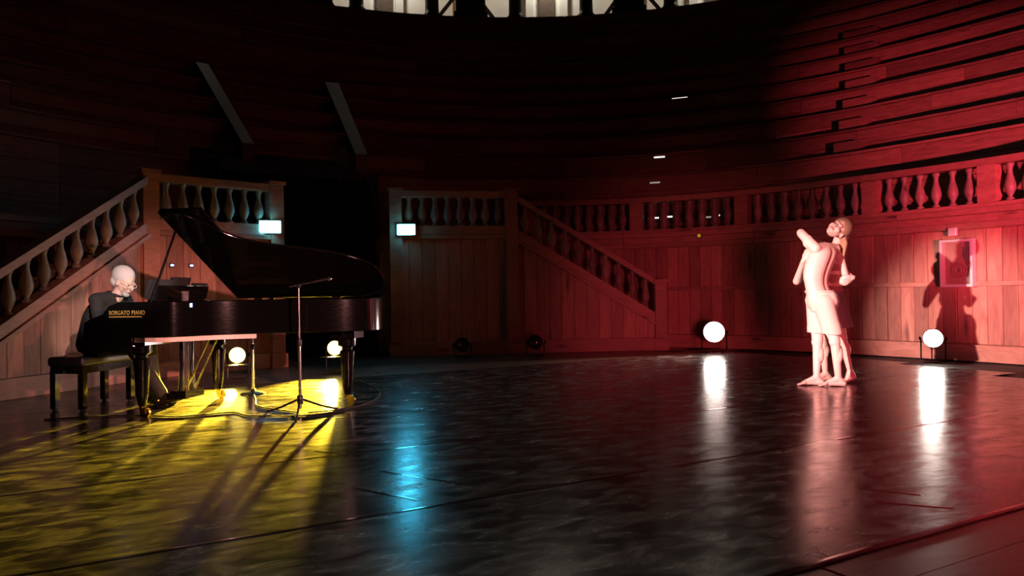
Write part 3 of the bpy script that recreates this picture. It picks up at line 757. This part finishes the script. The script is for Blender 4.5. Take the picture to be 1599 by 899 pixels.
# ------------------------------------------------------------------ people
def flesh(name, mb, mat, parent, vox=.007, smooth=4, mw=None):
    """one continuous skin grown round the limbs: remeshed, smoothed, stored as plain mesh"""
    tmp = bpy.data.objects.new('tmp', mb.mesh('tmp')); COL.objects.link(tmp)
    r = tmp.modifiers.new('r', 'REMESH'); r.mode = 'VOXEL'; r.voxel_size = vox
    s = tmp.modifiers.new('s', 'SMOOTH'); s.factor = .5; s.iterations = smooth
    dg = bpy.context.evaluated_depsgraph_get(); dg.update()
    me = bpy.data.meshes.new_from_object(tmp.evaluated_get(dg))
    bpy.data.objects.remove(tmp)
    me.polygons.foreach_set('use_smooth', [True]*len(me.polygons))
    me.materials.clear(); me.materials.append(M[mat]); me.name = name
    return link(name, me, parent)
def frame(f, u):
    f = Vector(f).normalized(); u = Vector(u); u = (u - f*u.dot(f)).normalized(); l = u.cross(f)   # forward, left, up
    return Matrix((f, l, u)).transposed()
def head(mb, c, f, u, k=1.0):
    m = frame(f, u); c = Vector(c)
    def P_(x, y, z): return c + m @ Vector((x, y, z))*k
    def E_(x, y, z, rx, ry, rz, sub=2): mb.ellip(P_(x, y, z), (rx*k, ry*k, rz*k), m, sub)
    E_(-.012, 0, .030, .097, .076, .090)            # skull
    E_(.020, 0, -.020, .072, .064, .085)            # face
    E_(.042, 0, -.070, .042, .042, .036)            # jaw
    E_(.068, 0, -.092, .018, .020, .016)            # chin
    E_(.082, 0, .022, .014, .050, .013)             # brow
    mb.cap(P_(.086, 0, .012), P_(.107, 0, -.026), .009*k, .014*k)     # nose
    E_(.090, 0, -.056, .012, .022, .010)            # mouth mound
    for s in (-1, 1):
        E_(.064, s*.040, -.022, .022, .020, .020)   # cheek
        E_(-.005, s*.076, -.012, .018, .010, .030)  # ear
    return P_, m
def face_parts(P_, m, par, k=1.0):
    for s in (-1, 1):
        MB().ellip(P_(.083, s*.032, .002), (.006*k, .011*k, .004*k), m).build('eye', 'eye', par, smooth=True)
    MB().ellip(P_(.101, 0, -.056), (.004*k, .022*k, .006*k), m).build('mouth', 'lip', par, smooth=True)
def hand(mb, wrist, d, palm_n, side=1, curl=.5, k=1.0):
    """palm + five separate fingers; d fingers direction, palm_n the way the palm faces"""
    w_ = Vector(wrist); m = frame(d, -Vector(palm_n))       # x along, y left, z back of the hand
    def P_(x, y, z): return w_ + m @ Vector((x, y, z))*k
    mb.ellip(P_(.045, 0, 0), (.050*k, .040*k, .016*k), m)
    mb.cap(P_(-.02, 0, 0), P_(.03, 0, 0), .024*k, .022*k)
    for i, (y, L) in enumerate(((.030, .068), (.010, .078), (-.010, .072), (-.030, .056))):
        y *= side
        p = Vector((.085 - abs(y)*.2, y, 0)); a = -.15
        for q, fr in enumerate((.45, .32, .23)):
            a -= curl*(.55 + .2*q)
            e = p + Vector((math.cos(a), y*.8, math.sin(a)))*L*fr
            mb.cap(P_(*p), P_(*e), (.0092-.0007*q)*k, (.0086-.0007*q)*k, 8); p = e
    p = Vector((.02, .032*side, -.006)); e = p + Vector((.030, .028*side, -.014)); g = e + Vector((.030, .008*side, -.012))
    mb.cap(P_(*p), P_(*e), .014*k, .011*k, 8); mb.cap(P_(*e), P_(*g), .011*k, .009*k, 8)
def foot(mb, ankle, toe, heel_back=.05, r=.036):
    a = Vector(ankle); t = Vector(toe); d = t - a; d.z = 0; d.normalize()
    h = a - d*heel_back; h.z = max(.032, a.z - .065); l = Vector((-d.y, d.x, 0))
    b = t - d*.065 + Vector((0, 0, .016)); 
    mb.cap(a, h, r*.95, r*.85); mb.cap(h, b, r*.80, r*.62); mb.cap(a, b, r*.95, r*.60)
    mb.cap(b + l*.020, b - l*.022, r*.58, r*.52)
    for i, (o, L) in enumerate(((.030, .066), (.012, .068), (-.004, .062), (-.019, .054), (-.033, .044))):
        s = b + l*o*.9; e = s + d*L; e.z = t.z - .004; rr = .0125 if i == 0 else .009
        mb.cap(s, e, rr*1.1, rr, 8)

def loft(mb, rings, m, dent=0.0, seg=28, sub=5):
    """smooth trunk through elliptical rings (x,y,z,r_front,r_side); dent hollows the line of the spine"""
    A_ = np.array(rings, float); rr = []
    for i in range(len(A_)-1):
        p0, p1, p2, p3 = A_[max(i-1,0)], A_[i], A_[i+1], A_[min(i+2, len(A_)-1)]
        for k in range(sub):
            t = k/sub; rr.append(.5*((2*p1)+(p2-p0)*t+(2*p0-5*p1+4*p2-p3)*t*t+(3*p1-p0-3*p2+p3)*t**3))
    rr.append(A_[-1]); vs = []; fs = []
    for x, y, z, rf, rl in rr:
        for k in range(seg):
            a = 2*PI*k/seg; cx, sy = math.cos(a), math.sin(a)
            da = abs((a-PI+PI) % (2*PI) - PI); f = 1 - dent*math.exp(-(da/.22)**2)
            vs.append(Vector((x, y, z)) + m @ Vector((cx*rf*f, sy*rl*f, 0)))
    n_ = len(rr)
    for i in range(n_-1):
        for k in range(seg): fs.append((i*seg+k, i*seg+(k+1) % seg, (i+1)*seg+(k+1) % seg, (i+1)*seg+k))
    fs.append(tuple(reversed(range(seg)))); fs.append(tuple((n_-1)*seg+k for k in range(seg)))
    mb.add(vs, fs)

# --- dancer with bare back (his own place on the floor; x right, y away, z up)
DA = thing('person', 'bare-backed dancer in cream shorts, barefoot, elbow raised, embraced by another', 'person', (3.28, 8.07, .003))
b = MB()
# torso: back turned to the viewer, turned to the left and away
fw = Vector((-.55, .83, 0)); lf = Vector((-.83, -.55, 0)); mT = frame(fw, (0, 0, 1))
loft(b, [(-.02,.02,.78,.09,.14), (-.032,.02,.88,.122,.162), (-.050,.02,.98,.112,.150), (-.070,.025,1.06,.104,.140), (-.072,.03,1.15,.112,.156), (-.046,.035,1.25,.122,.172), (-.006,.045,1.34,.124,.182), (.025,.05,1.41,.108,.176), (.03,.06,1.46,.080,.12), (.03,.07,1.50,.045,.05)], mT, .12)
shL = Vector((-.105, -.045, 1.445)); shR = Vector((.165, .13, 1.445))
b.ellip(shL, (.062, .062, .058)); b.ellip(shR, (.066, .066, .062))
b.cap((.03, .05, 1.44), shL, .075, .058); b.cap((.03, .05, 1.44), shR, .075, .060)
b.ellip((-.048, -.040, 1.33), (.045, .070, .10), mT); b.ellip((.085, .040, 1.34), (.045, .070, .10), mT)     # shoulder blades
b.cap((.03, .09, 1.45), (.0, .22, 1.47), .060, .055)                                                        # bowed neck
HP, hm = head(b, (.035, .28, 1.43), (-.40, .60, -.70), (-.45, .60, .60), .95)
# raised near arm, elbow out to the left, hand back towards the neck
elb = Vector((-.205, .08, 1.615)); wr = Vector((.0, .22, 1.50))
b.cap(shL, elb, .060, .046); b.cap(elb, wr, .045, .030); b.ellip((shL+elb)/2 + Vector((0,0,-.012)), (.058,.058,.075))
hand(b, wr, (.9, .3, -.15), (0, .3, -1), 1, .5)
# far arm round the partner's waist
e2 = Vector((.285, .31, 1.27)); w2 = Vector((.35, .13, 1.13))
b.cap(shR, e2, .052, .040); b.cap(e2, w2, .040, .028); hand(b, w2, (-.75, -.30, -.4), (-.3, .9, .2), -1, .5)
# legs
hipL, knL, anL = Vector((-.035, -.06, .88)), Vector((.060, -.10, .475)), Vector((.110, -.05, .085))
hipR, knR, anR = Vector((-.045, .09, .88)), Vector((-.050, .08, .455)), Vector((-.075, .06, .085))
for h, k_, a in ((hipL, knL, anL), (hipR, knR, anR)):
    b.cap(h, k_, .088, .056); b.ellip((h*.45+k_*.55), (.072,.078,.15))
    b.ellip(k_ + Vector((-.010,0,0)), (.055,.053,.06)); b.cap(k_, a, .052, .034); b.ellip(k_*.66+a*.34 + Vector((.022,0,0)), (.050,.050,.11))
b.ellip((.015,-.04,.89), (.10,.10,.11)); b.ellip((-.02,.12,.90), (.09,.09,.10))
foot(b, anL, (-.085, -.02, .016)); foot(b, anR, (-.265, .09, .016))
body = flesh('body', b, 'skin', DA, .0065)
c = MB()
c.ellip((-.040,.02,.985), (.146,.150,.055), sub=3); c.ellip((-.030,.02,.90), (.158,.168,.13), sub=3)
c.ellip((.015,-.04,.89), (.115,.115,.14)); c.ellip((-.02,.12,.90), (.105,.105,.12))
for h, k_ in ((hipL, knL), (hipR, knR)):
    e = h*.20 + k_*.80
    c.cap(h, e, .112, .098, 20); c.cap(h*.4+k_*.6, e + Vector((0,0,-.01)), .105, .105, 20)
def cut(o, fn):
    """trim hems cleanly: drop everything for which fn(co) is true and close the hole"""
    bm = bmesh.new(); bm.from_mesh(o.data)
    bmesh.ops.delete(bm, geom=[v for v in bm.verts if fn(v.co)], context='VERTS')
    bmesh.ops.holes_fill(bm, edges=[e for e in bm.edges if e.is_boundary], sides=0)
    bm.to_mesh(o.data); bm.free(); o.data.polygons.foreach_set('use_smooth', [True]*len(o.data.polygons)); return o
sh = flesh('shorts', c, 'shorts', DA, .008, 14); cut(sh, lambda v: v.z < .545 + .10*max(0, -v.x-.02) or v.z > 1.005)
MB().tube([(-.040+.140*math.cos(a), .02+.146*math.sin(a), .993) for a in np.linspace(0, 2*PI, 40)], .012, 8).build('waistband', 'shorts', sh, smooth=True)
# short hair on the bowed head
c = MB(); c.ellip(HP(-.020,0,.042), (.101,.080,.086), hm, 3)
flesh('hair', c, 'hair', DA, .008)

# --- second dancer, behind, head laid back on the first one's shoulder
DB = thing('person', 'long-haired dancer in grey shorts resting head on the bare-backed dancer', 'person', (3.28, 8.07, .003))
b = MB(); mB = frame((-1, -.15, 0), (0, 0, 1))
loft(b, [(.19,.30,.76,.08,.13), (.195,.30,.87,.108,.152), (.205,.30,.98,.092,.128), (.21,.30,1.06,.085,.115), (.215,.31,1.15,.092,.130), (.215,.31,1.26,.098,.150), (.215,.30,1.35,.080,.152), (.215,.29,1.40,.055,.09)], mB, .06)
sL = Vector((.235,.155,1.365)); sR = Vector((.185,.45,1.365))
b.ellip(sL, (.052,.052,.050)); b.ellip(sR, (.052,.052,.050)); b.cap((.215,.30,1.38), sL, .058,.046); b.cap((.215,.30,1.38), sR, .058,.046)
b.cap((.215,.27,1.40), (.235,.16,1.58), .052, .048)
HB, hb = head(b, (.180,.07,1.650), (-.38,-.82,.36), (.86,-.10,.50), 1.14)
eL = Vector((.290,.14,1.145)); wL = Vector((.165,.235,1.02))
b.cap(sL, eL, .043,.034); b.cap(eL, wL, .035,.025); hand(b, wL, (-.8,.2,.3), (-.4,-.9,0), 1, .5)
eR = Vector((-.180,.30,1.105)); wR = Vector((-.185,.07,1.33))
b.cap(sR, (-.02,.42,1.22), .043,.040); b.cap((-.02,.42,1.22), eR, .040,.040); b.cap(eR, wR, .040,.026)
hand(b, wR, (.30,-.30,.90), (.8,.5,.0), -1, .35)
h1, k1, a1 = Vector((.205,.235,.85)), Vector((.265,.20,.47)), Vector((.360,.24,.125))
h2, k2_, a2 = Vector((.195,.37,.85)), Vector((.120,.38,.46)), Vector((.165,.42,.085))
for h, k_, a in ((h1,k1,a1),(h2,k2_,a2)):
    b.cap(h, k_, .084,.050); b.ellip(h*.5+k_*.5, (.064,.066,.14)); b.cap(k_, a, .047,.029); b.ellip(k_*.66+a*.34+Vector((.018,0,.0)), (.044,.044,.10))
foot(b, a1, (.250,.20,.016), .045); foot(b, a2, (.0,.38,.016))
bodyB = flesh('body', b, 'skin2', DB, .0065); face_parts(HB, hb, DB, 1.14)
c = MB()
for cc, r_ in (((.198,.30,.97),(.115,.140,.06)), ((.195,.30,.88),(.130,.170,.12))): c.ellip(cc, r_, mB, 3)
for h, e in ((h1, Vector((.255,.20,.62))), (h2, Vector((.150,.38,.62)))): c.cap(h, e, .105,.118,20)
so = flesh('shorts', c, 'skirt', DB, .008); cut(so, lambda v: v.z < .60 or v.z > 1.0)
c = MB()
for cc, r_ in (((.205,.30,1.00),(.104,.134,.10)), ((.215,.31,1.13),(.104,.144,.12)), ((.215,.31,1.26),(.109,.160,.11)), ((.215,.30,1.33),(.092,.135,.06))): c.ellip(cc, r_, mB, 3)
to = flesh('top', c, 'top', DB, .008); cut(to, lambda v: v.z < .96)
# long hair: cap on the skull plus locks that fall behind
c = MB(); c.ellip(HB(-.034,0,.052), (.124,.105,.112), hb, 3)
st = [HB(-.080, y, z+.03) for y, z in ((-.05,.03),(-.02,.05),(.02,.05),(.05,.03),(.0,.0),(-.03,-.03),(.03,-.03))]
for i, p in enumerate(st):
    q = Vector((.255+.012*(i % 3), .06+.022*i, 1.50)); e = Vector((.245+.014*(i % 4), .085+.022*i, 1.37+.02*(i % 3)))
    c.cap(p, q, .034,.026); c.cap(q, e, .026,.012)
ha = flesh('hair', c, 'hair', DB, .007, 3)

# --- pianist, built in the piano's own directions
PI_ = thing('person', 'white-haired pianist in black suit bending over the keys', 'person', PO, PR)
b = MB(); mP = frame((1,0,0),(0,0,1))
sk = MB()
HPn, hpm = head(sk, (-.625,0,1.185), (.90,-.12,-.42), (.42,0,.90), 1.05)
sk.cap((-.72,0,1.04), (-.655,0,1.12), .062,.058)
loft(b, [(-.95,0,.53,.12,.17),(-.95,0,.60,.145,.185),(-.94,0,.70,.135,.175),(-.905,0,.80,.135,.185),(-.86,0,.90,.135,.20),(-.80,0,.99,.115,.20),(-.755,0,1.05,.085,.13),(-.73,0,1.08,.06,.07)], mP)
for s in (-1, 1):
    shd = Vector((-.77, s*.20, 1.02)); el = Vector((-.68, s*.28, .80)); wt = Vector((-.44, s*.20, .815))
    b.cap((-.76,0,1.03), shd, .075,.070); b.cap(shd, el, .066,.052); b.cap(el, wt, .052,.040)
    sk.cap(wt + Vector((-.06, s*.02, 0)), wt, .03,.028); hand(sk, wt, (1,-.1*s,-.05), (0,0,-1), -s, .35)
jk = flesh('jacket', b, 'suit', PI_, .008)
c = MB()
ft = [((-.13,-.05,.105),(.02,-.05,.10)), ((-.40,.13,.09),(-.19,.12,.025))]
for s, (an, to_) in zip((-1, 1), ft):
    hp = Vector((-.93, s*.09, .58)); kn = Vector((-.46, s*.13, .575)); a = Vector((an[0]-.08 if s < 0 else an[0], an[1], an[2]+.03))
    c.cap(hp, kn, .098,.070); c.cap(kn, a, .068,.055)
c.ellip((-.95,0,.60), (.15,.19,.11), mP)
flesh('trousers', c, 'suit', PI_, .008)
for s, (an, to_) in zip((-1, 1), ft):
    q = MB(); A_ = Vector(an); T_ = Vector(to_); 
    A_ = Vector((A_.x-.08 if s < 0 else A_.x, A_.y, A_.z))
    T2 = Vector((A_.x+.20, T_.y, .105 if s < 0 else .035))
    hl = Vector((A_.x-.05, A_.y, .04))
    q.cap(A_, hl, .042,.036); q.cap(hl, T2, .036,.034); q.cap(A_, T2, .042,.030)
    flesh('shoe', q, 'shoe', PI_, .008)
bo = flesh('body', sk, 'skin', PI_, .0065); face_parts(HPn, hpm, PI_, 1.05)
c = MB(); c.ellip(HPn(-.040,0,.050), (.115,.096,.102), hpm, 3); c.ellip(HPn(-.065,0,-.01), (.066,.088,.075), hpm, 3)
flesh('hair', c, 'whitehair', PI_, .008)
c = MB(); c.ellip(HPn(.060,0,-.092), (.040,.040,.026), hpm, 2); flesh('beard', c, 'whitehair', PI_, .006)
MB().tube([(-.72+.070*math.cos(a), .070*math.sin(a), 1.075-.02*math.cos(a)) for a in np.linspace(0, 2*PI, 24)], .016, 8).build('collar', 'shirt', PI_, smooth=True)
gl = MB()
for s in (-1, 1): gl.tube([HPn(.092, s*.034+.024*math.cos(a), .0+.017*math.sin(a)) for a in np.linspace(0, 2*PI, 20)], .0022, 6); gl.tube([HPn(.090,s*.058,.004), HPn(.0,s*.082,.006)], .002, 6)
gl.tube([HPn(.095,-.012,.004), HPn(.095,.012,.004)], .002, 6).build('glasses', 'steel', PI_)
